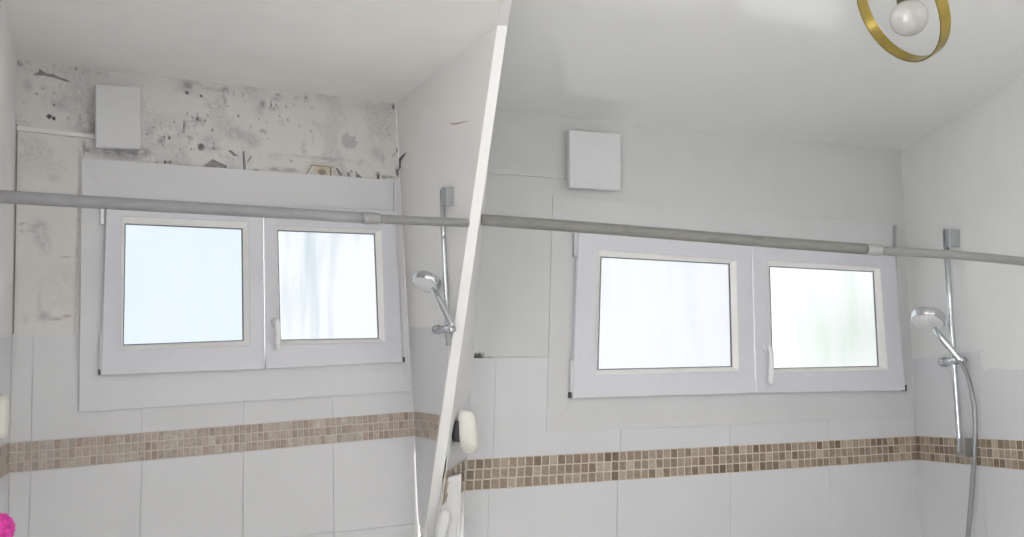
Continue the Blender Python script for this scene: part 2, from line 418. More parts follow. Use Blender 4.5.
def mottle_old(c, uu, vv, n1, n2, n3):
    zt = L_TL.z
    k = np.clip((vv - (zt - 0.40)) / 0.1, 0, 1)
    w = np.clip((n1 + 0.35 * n2 - 0.12) * 1.6, 0, 0.30) * k
    c[:] = c * (1 - w[:, None]) + np.array((0.55, 0.535, 0.53)) * w[:, None]
    w = np.clip((n3 + 0.8 * n1 - 0.42) * 3, 0, 0.40) * k
    c[:] = c * (1 - w[:, None]) + np.array((0.50, 0.49, 0.49)) * w[:, None]
    w = np.clip((n2 * n1 + 0.4 * n3 - 0.36) * 5, 0, 0.45) * k
    c[:] = c * (1 - w[:, None]) + np.array((0.36, 0.35, 0.36)) * w[:, None]
    edge = np.clip(1 - (zt - vv + 0.02 * n1) / 0.05, 0, 1) * 0.2 * np.clip(0.6 + n1, 0, 1)
    c[:] = c * (1 - edge[:, None]) + np.array((0.45, 0.44, 0.44)) * edge[:, None]
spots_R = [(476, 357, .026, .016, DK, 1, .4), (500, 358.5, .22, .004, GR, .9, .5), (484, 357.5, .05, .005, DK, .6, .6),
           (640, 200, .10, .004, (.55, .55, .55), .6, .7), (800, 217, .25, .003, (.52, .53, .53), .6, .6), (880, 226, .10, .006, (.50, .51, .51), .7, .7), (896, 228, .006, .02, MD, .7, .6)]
def mottle_new(c, uu, vv, n1, n2, n3):
    w = np.clip(n1 * 0.8, 0, 0.15)
    c[:] = c * (1 - w[:, None]) + np.array((0.60, 0.61, 0.61)) * w[:, None]

# ------------------------------------------------------------------ room shell
hole_L = [(110, 208), (390, 214), (398, 360), (105, 371)]
hole_R = [(584, 238), (891, 250), (900, 386), (577, 394)]
wbL = stain_shade_grid('wall_back', BL, (L_TL, L_TR, BL.at(415, 450), BL.at(8.5, 500)), hole_L, (640, 440), P_OLD, spots_L, [mottle_old], M['paint_old'])
props(wbL, 'mould-stained back wall with peeling paint above the left window', 'wall', kind='structure')
wbR = stain_shade_grid('wall_back', BR, (R_TL, R_TR, BR.at(917.6, 470), BR.at(463, 505)), hole_R, (280, 210), P_NEW, spots_R, [mottle_new], M['paint_new'])
props(wbR, 'freshly painted clean back wall around the right window', 'wall', kind='structure')

def quad_solid(name, pts, ext, mat): return prism(name, pts, ext, mat)
# left wall of the mouldy room
dLL = L_L.u
wl = prism('wall_left', [L_TL + (L_TL - L_BL).normalized() * .12, L_BL, L_BL + dLL * 1.7, L_TL + (L_TL - L_BL).normalized() * .12 + dLL * 1.7], -L_L.n * 0.1, M['wall_old'])
props(wl, 'narrow pale side wall at the left edge of the mouldy bathroom', 'wall', kind='structure')
dRR = R_R.u
wr = prism('wall_right', [R_TR + (R_TR - R_BR).normalized() * .12, R_BR, R_BR + dRR * 5.2, R_TR + (R_TR - R_BR).normalized() * .12 + dRR * 5.2], -R_R.n * 0.1, M['wall_new'])
props(wr, 'white side wall carrying the shower bar in the repaired bathroom', 'wall', kind='structure')

# partition between the two rooms: wedge with a leaning front end
bm = bmesh.new()
lf = [L_TR + Vector((0, 0, .1)), L_BR, Vector((E_L[-1].x, E_L[-1].y, 0))] + E_L[::-1] + [E_L[0] + Vector((0, 0, .1))]
rf = [R_TL + Vector((0, 0, .1)), R_BL, Vector((E_R[-1].x, E_R[-1].y, 0))] + E_R[::-1] + [E_R[0] + Vector((0, 0, .1))]
a = [bm.verts.new(p) for p in lf]; b = [bm.verts.new(p) for p in rf]
bm.faces.new(a)
corner = [b[0], b[1]]
edge = b[2:]
# right face as strips from the leaning edge to the back corner
ts = [i / (len(edge) - 1) for i in range(len(edge))]
cv = [b[1]] + [bm.verts.new(BR.at(corner_x(max(y, 109)), max(y, 109))) for y in EY[::-1]] + [b[0]]
for k in range(len(edge) - 1): bm.faces.new((edge[k], edge[k + 1], cv[k + 1], cv[k]))
for k in range(2, len(a) - 1): bm.faces.new((a[k], a[k + 1], b[k + 1], b[k]))
bm.faces.new((a[0], a[-1], b[-1], b[0])); bm.faces.new((a[1], a[2], b[2], b[1]))
bmesh.ops.triangulate(bm, faces=bm.faces)
wp = from_bm('wall_partition', bm, M['wall_old'])
props(wp, 'thin white partition wall between the mouldy and the repaired bathroom', 'wall', kind='structure')
# white edge strip: up the leaning end and on along the ceiling
bm = bmesh.new(); rows = []
def strip_row(pl, pr, n, t=0.012):
    return [bm.verts.new(pl), bm.verts.new(pl + n * t), bm.verts.new(pr + n * t), bm.verts.new(pr)]
tow = Vector((0.08, -1, 0)).normalized()
for p, q in zip(E_L[::-1], E_R[::-1]): rows.append(strip_row(p, q, tow))
for y in (0, -60):
    pl_ = PCL.at(band_x(y), y); pr_ = beside(pl_, band_x(y) + 10.2, y)
    rows.append([bm.verts.new(pl_ + Vector((0, 0, .03))), bm.verts.new(pl_ - Vector((0, 0, .012))), bm.verts.new(pr_ - Vector((0, 0, .012))), bm.verts.new(pr_ + Vector((0, 0, .03)))])
lowl, lowr = Vector((E_L[-1].x, E_L[-1].y, 0)), Vector((E_R[-1].x, E_R[-1].y, 0))
rows.insert(0, strip_row(lowl, lowr, tow))
for r1, r2 in zip(rows, rows[1:]):
    for k in range(4): bm.faces.new((r1[k], r1[(k + 1) % 4], r2[(k + 1) % 4], r2[k]))
bm.faces.new(rows[0]); bm.faces.new(rows[-1][::-1])
tr1 = from_bm('trim_1', bm, M['band_white'])
props(tr1, 'bright white leaning edge strip along the end of the partition', 'trim', kind='structure')

# ceilings
def on_plane(pl, x, y):       # height of a ceiling plane at (x, y)
    n = pl.n; return pl.o.z - (n.x * (x - pl.o.x) + n.y * (y - pl.o.y)) / n.z
strip_a = PCL.at(band_x(0) + 5, 0); strip_b = PCL.at(band_x(-60) + 5, -60)
e_top = (E_L[0] + E_R[0]) / 2
sdir = (strip_b - strip_a); sdir.z = 0
far_s = strip_a + sdir * ((strip_a.y + 0.7) / -sdir.y)
def ceil(name, pl, xy, mat, label):
    pts = [Vector((x, y, on_plane(pl, x, y))) for x, y in xy]
    o = prism(name, pts, Vector((0, 0, 0.1)), mat)
    return props(o, label, 'ceiling', kind='structure')
lfar = L_TL + dLL * 1.7
ceil('ceiling', PCL, [(L_TL.x - .05 * BL.u.x - 0.02, L_TL.y), (L_TR.x, L_TR.y + .02), (E_L[0].x + .01, E_L[0].y), (strip_a.x, strip_a.y), (far_s.x, far_s.y), (lfar.x - .10, -0.7), (lfar.x - .10, lfar.y)],
     M['ceiling_old'], 'matt off-white ceiling over the mouldy bathroom')
rfar = R_TR + dRR * 5.2
ceil('ceiling', PCR, [(R_TL.x - .06, R_TL.y), (R_TR.x + .03, R_TR.y + .02), (rfar.x + .05, -0.7), (far_s.x, far_s.y), (strip_a.x, strip_a.y), (E_R[0].x - .01, E_R[0].y)],
     M['ceiling_new'], 'glossy freshly painted ceiling over the repaired bathroom')
fl = prism('floor', [Vector((-2.2, -0.8, 0)), Vector((2.9, -0.8, 0)), Vector((2.9, 5.0, 0)), Vector((-2.2, 5.0, 0))], Vector((0, 0, -0.1)), M['floor'])
props(fl, 'plain beige floor of both bathrooms below the view', 'floor', kind='structure')

# unseen walls added to shape the light: side return with an opening, closed front
zt = max(L_TL.z, R_TR.z) + .15
def pierced(name, x0, x1, y0, y1, parts, mat, label):
    bm = bmesh.new()
    for (a0, a1, b0, b1, z0, z1) in parts:
        r = bmesh.ops.create_cube(bm, size=1.0)
        for v in r['verts']: v.co = Vector(((a0 + a1) / 2 + v.co.x * (a1 - a0), (b0 + b1) / 2 + v.co.y * (b1 - b0), (z0 + z1) / 2 + v.co.z * (z1 - z0)))
    props(from_bm(name, bm, mat), label, 'wall', kind='structure')
xa, xb, yb = lfar.x - .1, rfar.x + .1, lfar.y + .02
DY0, DY1, DZ0, DZ1 = -0.55, 1.05, 0.25, 2.3
pierced('wall_return_added', 0, 0, 0, 0, [(xa, lfar.x, -.7, DY0, 0, zt), (xa, lfar.x, DY1, yb, 0, zt), (xa, lfar.x, DY0, DY1, 0, DZ0), (xa, lfar.x, DY0, DY1, DZ1, zt)],
        M['wall_old'], 'unseen white side wall with a wide opening added to let daylight in')
pierced('wall_front_added', 0, 0, 0, 0, [(xa, xb, -.8, -.7, 0, zt)], M['wall_new'], 'unseen plain white wall added behind the viewer to block light')

# ------------------------------------------------------------------ wall tiles
def lerp2(a, b, t): return (a[0] + (b[0] - a[0]) * t, a[1] + (b[1] - a[1]) * t)
def tile_px(pl, parent, quad, mat, front=0.0022):
    """tile between four pixels (tl, tr, br, bl), shrunk by a joint"""
    pts = [pl.at(x, y, front) for x, y in quad]
    out = []; n = len(pts)
    for k in range(n):
        p = pts[k]; a = (pts[(k + 1) % n] - p).normalized(); b = (pts[k - 1] - p).normalized()
        out.append(p + (a + b) * 0.0008)
    return prism('tile', out, -pl.n * (front + 0.002), mat, parent, 0.0005)

def mosaic(pl, parent, tl, tr, bl, br, cols, rows, mat, mesh_cache={}):
    """each mosaic piece its own object on a grout bed"""
    slab('grout_bed', pl, [tl, tr, br, bl], 0.0025, -0.003, M['grout_old' if mat is M['mosaic_old'] else 'grout'], parent)
    TL, TR, BLp, BRp = (pl.at(*p, 0.0025) for p in (tl, tr, bl, br))
    if mat.name not in mesh_cache:
        bm = bmesh.new(); bmesh.ops.create_cube(bm, size=1.0)
        bmesh.ops.bevel(bm, geom=[e for e in bm.edges if all(v.co.z > 0 for v in e.verts)], offset=0.07, segments=1, affect='EDGES')
        me = bpy.data.meshes.new('mosaic_tile'); bm.to_mesh(me); bm.free(); me.materials.append(mat); mesh_cache[mat.name] = me
    me = mesh_cache[mat.name]
    for j in range(rows):
        for i in range(cols):
            s0, s1, t0, t1 = i / cols, (i + 1) / cols, j / rows, (j + 1) / rows
            f = lambda s, t: (TL * (1 - s) + TR * s) * (1 - t) + (BLp * (1 - s) + BRp * s) * t
            c = f((s0 + s1) / 2, (t0 + t1) / 2); du = f(s1, (t0 + t1) / 2) - f(s0, (t0 + t1) / 2); dv = f((s0 + s1) / 2, t0) - f((s0 + s1) / 2, t1)
            o = bpy.data.objects.new('mosaic_tile', me); COL.objects.link(o); o.parent = parent
            k = 0.86 + rng.uniform(-.03, .03)
            h = 0.0016 + rng.uniform(0, .0006)
            mt = Matrix((du * (k - .05), dv * (k + .01), pl.n * h)).transposed().to_4x4(); mt.translation = c + pl.n * (h * 0.5)
            o.matrix_world = mt

def span(l, r, x):            # point at pixel column x on the line l-r
    t = (x - l[0]) / (r[0] - l[0]); return (x, l[1] + (r[1] - l[1]) * t)

# --- mouldy room, back wall
mt_l, mt_r, mb_l, mb_r = (9.3, 443), (413, 411.5), (8.8, 473), (414, 436)
mosaic(BL, wbL, mt_l, mt_r, mb_l, mb_r, 66, 3, M['mosaic_old'])
xs = [9.3, 31, 141.5, 243, 333, 413.5]
top_l, top_r = (12, 336), (409, 327)
up = [12, 33, 142, 244, 331, 409.5]; lowx = [8.5, 27, 139, 243, 334, 414.5]
for k in range(5):
    if k == 0: q = [span(top_l, top_r, up[k]), span(top_l, top_r, up[k + 1]), span(mt_l, mt_r, xs[k + 1]), span(mt_l, mt_r, xs[k])]
    elif k == 1: q = [span(top_l, top_r, up[k]), span(top_l, top_r, 86), (85, 402), (141.8, 398), span(mt_l, mt_r, xs[k + 1]), span(mt_l, mt_r, xs[k])]
    else: q = [(up[k], 412 - up[k] * .065 - 6), (up[k + 1], 412 - up[k + 1] * .065 - 6), span(mt_l, mt_r, xs[k + 1]), span(mt_l, mt_r, xs[k])]
    tile_px(BL, wbL, q, M['tile_old'])
    bl_ = (lowx[k], 566 - (lowx[k] - 8) * 0.104); br_ = (lowx[k + 1], 566 - (lowx[k + 1] - 8) * 0.104)
    tile_px(BL, wbL, [span(mb_l, mb_r, xs[k]), span(mb_l, mb_r, xs[k + 1]), br_, bl_], M['tile_old'])
    tile_px(BL, wbL, [bl_, br_, (br_[0] + .5, br_[1] + 95), (bl_[0] - .5, bl_[1] + 110)], M['tile_old'])
# side walls of the mouldy room
mosaic(L_L, wl, (-70, 475), (-14, 452.5), (-74, 525), (-16, 488.5), 11, 3, M['mosaic_old'])
tile_px(L_L, wl, [(-62, 345), (-6, 338), (-14, 452.2), (-70, 474.7)], M['tile_old'])
tile_px(L_L, wl, [(-74, 525.4), (-16, 488.9), (-20, 590), (-84, 645)], M['tile_old'])
mosaic(L_L, wl, (-14, 452.5), (9.3, 443), (-16, 488.5), (8.8, 473), 7, 3, M['mosaic_old'])
tile_px(L_L, wl, [(-6, 338), (12, 336), (9.3, 443), (-14, 452.5)], M['tile_old'])
tile_px(L_L, wl, [(-16, 488.5), (8.8, 473), (8.3, 566), (-20, 590)], M['tile_old'])
mosaic(L_R, wp, (413.5, 411.5), (440, 415.8), (414.3, 436), (436.5, 440.5), 6, 3, M['mosaic_old'])
tile_px(L_R, wp, [(409.5, 327), (452, 327), (440, 415.6), (413.5, 411.3)], M['tile_old'])
tile_px(L_R, wp, [(414.3, 436.3), (436.5, 440.8), (425.5, 528), (418.5, 526)], M['tile_old'])

# --- repaired room, back wall
nt_l, nt_r, nb_l, nb_r = (467, 459.5), (915.5, 436), (464.5, 491), (917, 460)
mosaic(BR, wbR, nt_l, nt_r, nb_l, nb_r, 65, 3, M['mosaic_new'])
top_l, top_r = (473, 358), (911, 359)
up = [473, 496, 622, 728, 826, 911]; xs = [467, 493, 620, 730, 828, 915.5]; lw = [464.5, 489, 617.5, 730, 829.5, 917]; bt = [460, 485.5, 616, 730.5, 833, 921]
for k in range(5):
    if k == 0: q = [span(top_l, top_r, up[k]), span(top_l, top_r, up[k + 1]), span(nt_l, nt_r, xs[k + 1]), span(nt_l, nt_r, xs[k])]
    elif k == 1: q = [span(top_l, top_r, up[k]), span(top_l, top_r, 554), (553, 420), (620.6, 416), span(nt_l, nt_r, xs[k + 1]), span(nt_l, nt_r, xs[k])]
    else: q = [(xs[k] + .8 * (k < 3), 416 - (xs[k] - 620) * .035), (min(xs[k + 1], 913.7), 416 - (xs[k + 1] - 620) * .035), span(nt_l, nt_r, xs[k + 1]), span(nt_l, nt_r, xs[k])]
    tile_px(BR, wbR, q, M['tile_new'])
    tile_px(BR, wbR, [span(nb_l, nb_r, lw[k]), span(nb_l, nb_r, lw[k + 1]), (bt[k + 1], 612 - 70 * (bt[k + 1] - 460) / 460), (bt[k], 612 - 70 * (bt[k] - 460) / 460)], M['tile_new'])
# right wall
mosaic(R_R, wr, (915.5, 436), (1064, 442), (917, 460), (1068, 474.5), 26, 3, M['mosaic_new'])
tq = [(911, 358.5), (978, 350.5), (1066, 339), (1180, 324)]; mq = [(915.5, 436), (981, 438.6), (1064, 442), (1180, 446.7)]; bq = [(917, 460), (983, 466.2), (1068, 474.5), (1184, 485.5)]; lq = [(923, 560), (990, 575), (1075, 596), (1192, 625)]
mosaic(R_R, wr, (1064, 442), (1180, 446.7), (1068, 474.5), (1184, 485.5), 14, 3, M['mosaic_new'])
for k in range(3):
    tile_px(R_R, wr, [tq[k], tq[k + 1], mq[k + 1], mq[k]], M['tile_new'])
    tile_px(R_R, wr, [bq[k], bq[k + 1], lq[k + 1], lq[k]], M['tile_new'])

slab('paint_patch', R_R, [(980, 353), (987, 348.5), (1003, 346.5), (1030, 341.5), (1050, 339), (1050, 371), (1012, 369.5), (990, 368), (985, 371), (981, 364)], 0.0034, -0.001, M['wall_new'], wr)
# right face of the partition (left wall of the repaired room)
pa, pb, pc = BR.at(corner_x(380), 380), BR.at(corner_x(491), 491), E_R[7]
P_R = Plane(pb, pc - pb, pa - pb)
mosaic(P_R, wp, (446.5, 472), (466.3, 459.5), (442, 506), (464, 491), 4, 3, M['mosaic_new'])
tile_px(P_R, wp, [(462, 353), (473.4, 358), (466.3, 459.2), (446.5, 471.5)], M['tile_new'])

# ------------------------------------------------------------------ windows
def window(n, pl, casing, sashes, label, glass, handle_px, hinges, thick, bmat):
    base = pl.at(*casing[3])
    w = empty('window_%d' % n, base)
    props(w, label, 'window', kind='structure')
    # casing boards, mitred
    o = casing; i = [sashes[0]['out'][0], sashes[1]['out'][1], sashes[1]['out'][2], sashes[0]['out'][3]]
    cx = sum(p[0] for p in i) / 4; cy = sum(p[1] for p in i) / 4
    i = [(p[0] + (cx - p[0]) * 0.03, p[1] + (cy - p[1]) * 0.06) for p in i]
    for k in range(4):
        j = (k + 1) % 4
        slab('casing_board', pl, [o[k], o[j], i[j], i[k]], thick, -0.002, bmat, w, 0.0008)
    # fixed frame set in the wall opening
    ring_frame('fixed_frame', pl, i, [(p[0] + (cx - p[0]) * 0.03, p[1] + (cy - p[1]) * 0.05) for p in i], 0.010, 0.010, -0.02, M['pvc'], w)
    for s, g in zip(sashes, glass):
        f = ring_frame('sash', pl, s['out'], s['bead'], 0.034, 0.034, 0.0145, M['pvc'], w, 0.003)
        ring_frame('glazing_bead', pl, s['bead'], s['glass'], 0.0335, 0.020, 0.008, M['bead'], f, 0.0012)
        gg = s['glass']; gcx = sum(p[0] for p in gg) / 4; gcy = sum(p[1] for p in gg) / 4
        gin = [(p[0] + (gcx - p[0]) * 0.018, p[1] + (gcy - p[1]) * 0.018) for p in gg]
        ring_frame('gasket', pl, gg, gin, 0.0195, 0.0165, 0.010, M['gasket'], f)
        slab('pane', pl, [(p[0] - (gcx - p[0]) * 0.02, p[1] - (gcy - p[1]) * 0.02) for p in gg], 0.0150, 0.011, g, f)
    # lever handle on the right sash
    hx, hy, hy2 = handle_px
    base_pt = pl.at(hx, hy, 0.034)
    k = (base_pt - EYE).dot(FWD) / FPX
    hd = lathe('handle', base_pt, pl.n, [(0, -0.001), (4.5 * k, -0.001), (4.5 * k, 0.008), (3.8 * k, 0.011), (0, 0.011)], M['pvc'], w, 24)
    hd['label'] = 'white lever handle'
    n0 = base_pt + pl.n * 0.009; tip = pl.at(hx + (hy2 - hy) * 0.05, hy2, 0.034) + pl.n * 0.022
    sweep('lever', bezier([n0, n0 + pl.n * 0.016, n0 + pl.n * 0.022 + (tip - n0) * 0.25, tip], 6), [2.6 * k * (1.0 if q < 6 else 0.95) for q in range(19)], M['bead'], hd, 12)
    for (x0, y0, x1, y1, mt) in hinges:
        slab('hinge', pl, [(x0, y0), (x1, y0), (x1, y1), (x0, y1)], 0.028, 0.010, M[mt], w, 0.001)
    return w

sL = [dict(out=[(106.5, 199), (263.2, 206), (265, 369), (100.8, 375.5)], bead=[(121.5, 216.5), (248.6, 222), (249.8, 345), (120.4, 350.3)], glass=[(124.8, 223.4), (242.6, 228.5), (243.8, 341), (122.8, 345.5)]),
      dict(out=[(264, 206), (395.5, 211), (403, 362), (265.8, 369)], bead=[(275.6, 226), (381.5, 230), (385, 341.5), (278.3, 345)], glass=[(277.2, 230), (375, 233.6), (379, 338.8), (280, 340.5)])]
window(1, BL, [(82, 158), (400, 180.5), (411, 391), (79, 412)], sL, 'white two-sash frosted window in the mouldy bathroom', [M['glass_blue'], M['glass_streak']], (275, 322, 350),
       [(100.5, 208, 104, 224, 'satin_metal'), (99.6, 334, 102.2, 371, 'pvc'), (98.5, 369, 103, 375, 'dark_plastic'), (402, 357, 405, 362, 'dark_plastic'), (394.5, 182, 396.8, 234, 'pvc')], 0.014, M['pvc_board'])
sR = [dict(out=[(579, 226), (752, 239), (755.4, 393), (572.6, 398.5)], bead=[(598, 249.8), (736.5, 260), (739, 371), (595.5, 375.4)], glass=[(600.5, 256.5), (730, 263.5), (732.5, 367), (597.3, 370)]),
      dict(out=[(752.8, 239), (895, 248), (905.5, 390.5), (756.4, 393)], bead=[(767, 260), (880, 268), (888, 369.6), (769, 373)], glass=[(769, 266), (874, 271.3), (879, 366.6), (772, 369)])]
window(2, BR, [(553, 196), (896, 225), (913, 417), (546.5, 432.5)], sR, 'white two-sash frosted window in the repaired bathroom', [M['glass_clear'], M['glass_green']], (766, 348, 384),
       [(574.5, 233, 578.3, 256, 'satin_metal'), (571, 360, 575, 396, 'pvc'), (570, 392, 575, 398, 'dark_plastic'), (895.6, 225, 896.7, 274, 'satin_metal'), (903.5, 385, 907, 391, 'dark_plastic')], 0.006, M['board_new'])

# ------------------------------------------------------------------ things on the back walls
def cover(pl, pix, d, label, rim):
    t = empty('vent_cover', pl.at(*pix[3])); props(t, label, 'vent', 'square white vent covers high on the walls')
    slab('cover_plate', pl, pix, d, d * 0.45, M['vent_white'], t, 0.003)
    cx = sum(p[0] for p in pix) / 4; cy = sum(p[1] for p in pix) / 4
    slab('mounting_box', pl, [(p[0] + (cx - p[0]) * rim, p[1] + (cy - p[1]) * rim) for p in pix], d * 0.45, 0.0005, M['vent_white'], t)
cover(BL, [(95.5, 84), (141, 87), (141.3, 148.8), (95.8, 146.5)], 0.045, 'white square vent cover among the mould stains', 0.12)
cover(BR, [(569.5, 129.5), (620.5, 133.5), (621, 190), (569.7, 187)], 0.055, 'white square vent cover on the clean painted wall', 0.12)

def trunk(pl, pix, label, d, mat):
    o = slab('cable_trunking', pl, pix, d, 0.0005, mat, None, 0.001); props(o, label, 'trunking')
trunk(BL, [(17, 125.5), (95.5, 134.5), (95.5, 138.5), (17, 130)], 'thin white cable trunking running to the vent beside mould', 0.010, M['wall_old'])
trunk(BR, [(486, 168), (569.5, 173.5), (569.5, 178.5), (486, 173)], 'thin white cable trunking running to the vent on clean wall', 0.010, M['board_new'])
o = slab('corner_strip', BL, [(16.6, 124), (18, 124), (14, 334), (12.8, 334)], 0.004, 0.0005, M['strip_brown']); props(o, 'thin brown edge strip in the left corner beside the window', 'strip')

# peeling paint: cracks and curled flakes above the left window
def flake(pix, mat, lift):
    bm = bmesh.new()
    pts = [BL.at(x, y, 0.001 + lift * (k % 2)) for k, (x, y) in enumerate(pix)]
    c = sum(pts, Vector()) / len(pts) + BL.n * lift * 0.6
    vc = bm.verts.new(c); vs = [bm.verts.new(p) for p in pts]; n = len(vs)
    for k in range(n): bm.faces.new((vc, vs[k], vs[(k + 1) % n]))
    b2 = [bm.verts.new(v.co - BL.n * 0.0008) for v in vs]
    for k in range(n): bm.faces.new((vs[k], b2[k], b2[(k + 1) % n], vs[(k + 1) % n]))
    return from_bm('paint_flake', bm, mat, wbL)
flake([(33, 74.5), (38.5, 72), (39.5, 69), (43, 71), (48, 73.5), (53, 74), (59, 76.8), (66, 79), (71, 82.5), (64, 81), (57, 78.6), (51, 76.8), (46, 76), (41, 73.5), (37, 75.5)], M['flake_grey'], .004)
flake([(202, 167.5), (212.5, 159), (220, 162.5), (227, 165.5), (226.5, 169.6), (214, 168.5)], M['flake_grey'], .007)
flake([(228, 150.5), (231, 150.2), (235, 153.5), (238.5, 156.2), (234, 156)], M['flake_grey'], .004)
flake([(242.5, 153), (244.5, 153.5), (246, 166), (245.5, 171.5), (243.5, 171)], M['flake_grey'], .003)
flake([(247.5, 160.5), (250, 157), (253, 155.3), (250, 159.5), (248, 162)], M['flake_grey'], .003)
flake([(250, 171), (256, 169.3), (262.5, 171.6), (256, 172.6)], M['flake_dark'], .003)
flake([(335.5, 168), (338, 168.5), (343, 175), (339.5, 175.5)], M['flake_grey'], .004)
flake([(347.5, 172), (349.5, 173), (351, 177), (347.5, 176)], M['flake_grey'], .003)
flake([(355.5, 170.5), (358, 174), (362.5, 177.6), (356, 177.5)], M['flake_grey'], .004)
flake([(377, 174), (379, 175), (379.5, 179.5), (377, 179)], M['flake_dark'], .003)
for q in ([(311.5, 164.3), (330, 166.2), (330.4, 167.3), (311.5, 165.5)], [(330, 166.4), (331.2, 166.6), (331.6, 175), (330.4, 175)], [(311.6, 164.6), (312.4, 165.6), (307.2, 174), (306, 173.6)]):
    slab('paint_flake', BL, q, 0.003, -0.0005, M['flake_tan'], wbL)
# corner of the partition: dark crack and rust hairline
def side_flake(pix, mat):
    return slab('crack', L_R, pix, 0.0012, -0.0005, mat, wp)
side_flake([(398.6, 159), (402, 155.5), (406, 152.6), (403, 157), (400.5, 161), (400.4, 168), (399, 170)], M['flake_dark'])
side_flake([(449, 122), (452, 123.3), (458, 122.6), (469.5, 120.4), (459, 123.8), (452, 124.8)], M['crack_tan'])

# ------------------------------------------------------------------ curtain rods
def rod(pts, radii, split, label, mats, ends):
    t = empty('curtain_rod', pts[0]); props(t, label, 'curtain rod', 'telescopic shower curtain rods')
    a, b = split
    r_thick, r_col, r_thin = radii
    p1 = bezier(pts[:a + 1], 16); p2 = bezier(pts[a:b + 1], 8); p3 = bezier(pts[b:], 16)
    o = sweep('outer_tube', p1, r_thick, mats[0], t, 24)
    o = sweep('collar', p2, [r_col * (1.0 if 0.15 < k / (len(p2) - 1) < .75 else .94) for k in range(len(p2))], M['collar'], t, 24)
    o = sweep('inner_tube', p3, r_thin, mats[1], t, 24)
# mouldy room: parallel to its back wall, ending on the partition
e_rod = L_R.at(469.5, 222.8)
off = (e_rod - BL.o).dot(BL.n)
rp = [BL.at(x, y, off) for x, y in ((-70, 192.3), (0, 196.5), (130, 204.3), (256, 211.5), (362, 217.7), (379, 218.8), (430, 221.3), (467.6, 222.9))]
kL = (rp[4] - EYE).dot(FWD) / FPX
rod(rp, (5.5 * kL, 6.2 * kL, 4.6 * kL), (4, 5), 'grey telescopic curtain rod before the mouldy bathroom window', (M['rod_old'], M['rod_thin']), None)
# repaired room: from the partition to the far right wall
st = beside(E_R[3] + (E_R[4] - E_R[3]) * 0.15, 481.5, 219.5)
d0 = (st - EYE).dot(FWD)
rpx = [(481.5, 219.7), (620, 230), (754, 240.8), (866, 249.2), (881, 250.6), (955, 255), (1024, 261.5), (1085, 268.5)]
rp = [ray_depth(x, y, d0 + (x - 481.5) * 0.00048) for x, y in rpx]
dl = rp[-1] - rp[-2]; rp[-1] = rp[-2] + dl * ((R_R.o - rp[-2]).dot(R_R.n) / dl.dot(R_R.n))
kR = (rp[2] - EYE).dot(FWD) / FPX
rod(rp, (5.6 * kR, 5.9 * kR, 4.6 * kR), (3, 4), 'worn grey telescopic curtain rod before the repaired bathroom window', (M['rod_new'], M['rod_thin']), None)

# ------------------------------------------------------------------ showers
def shower(pl, bracket, bar, slider, head, hand, lower, hose, label, depth):
    """bar on two brackets, slider, hand shower, hose: all pixels on the side wall"""
    t = empty('shower_bar', pl.at(*bracket[0])); props(t, label, 'shower', 'hand showers on wall bars')
    br = slab('wall_bracket', pl, bracket, depth + .008, 0.0005, M['satin_metal'], t, 0.002)
    p = [pl.at(x, y, depth) for x, y in bar]
    k = (p[0] - EYE).dot(FWD) / FPX
    sweep('bar', p, 2.6 * k, M['chrome'], t, 20)
    if lower: slab('wall_bracket', pl, lower, depth + .008, 0.0005, M['satin_metal'], t, 0.002)
    # slider: body across the bar with a knob
    s = pl.at(*slider[1], depth); a, b = pl.at(*slider[0], depth + .004), pl.at(*slider[2], depth + .004)
    sb = sweep('slider', [a, a + (b - a) * .12, a + (b - a) * .14, a + (b - a) * .9, b], [4.6 * k, 4.8 * k, 3.6 * k, 3.6 * k, 3.2 * k], M['chrome'], t, 20)
    # hand shower
    hs = empty('hand_shower', s); props(hs, label.replace('chrome wall bar', 'chrome hand shower').split(' with')[0], 'hand shower', 'chrome hand showers')
    hc = pl.at(*head[0], depth + head[3]); h0 = pl.at(*hand[0], depth + head[3] * .8); h1 = pl.at(*hand[1], depth + .012)
    hd = (h1 - h0).normalized()
    sweep('handle', bezier([hc + (h0 - hc) * .55, h0, h0 + (h1 - h0) * .5, h1], 10), [2.3 * k + 0.9 * k * min(1, q / 12) for q in range(31)], M['chrome'], hs, 20)
    ax = (UP * head[2][1] + RIGHT * head[2][0] + FWD * head[2][2]).normalized()
    r = head[1] * k
    lathe('head', hc, ax, [(0, .34 * r), (.90 * r, .32 * r), (.985 * r, .26 * r), (r, .2 * r), (r, -.24 * r), (.94 * r, -.30 * r), (0, -.30 * r)], M['chrome'], hs, 48)
    lathe('spray_face', hc, ax, [(0, -.36 * r), (.82 * r, -.36 * r), (.92 * r, -.305 * r)], M['spray_face'], hs, 48)
    if hose:
        q = bezier([h1 - hd * .004] + [pl.at(x, y, depth + .012) for x, y in hose], 14)
        hz = sweep('shower_hose', q, 2.1 * k, M['hose'], None, 14)
        props(hz, 'grey flexible shower hose hanging down from the hand shower', 'hose')
shower(L_R, [(440.8, 187), (446.5, 187), (446.5, 205.5), (440.8, 205.5)], [(442.6, 190), (443.5, 240), (446, 290), (448.4, 346)], [(436, 329.5), (446.8, 329), (453, 329)], ((427, 282), 14.5, (.34, .80, .50), .05), [(436.5, 295), (452.6, 326)],
       None, None, 'chrome wall bar on the partition in the mouldy bathroom with bracket', 0.022)
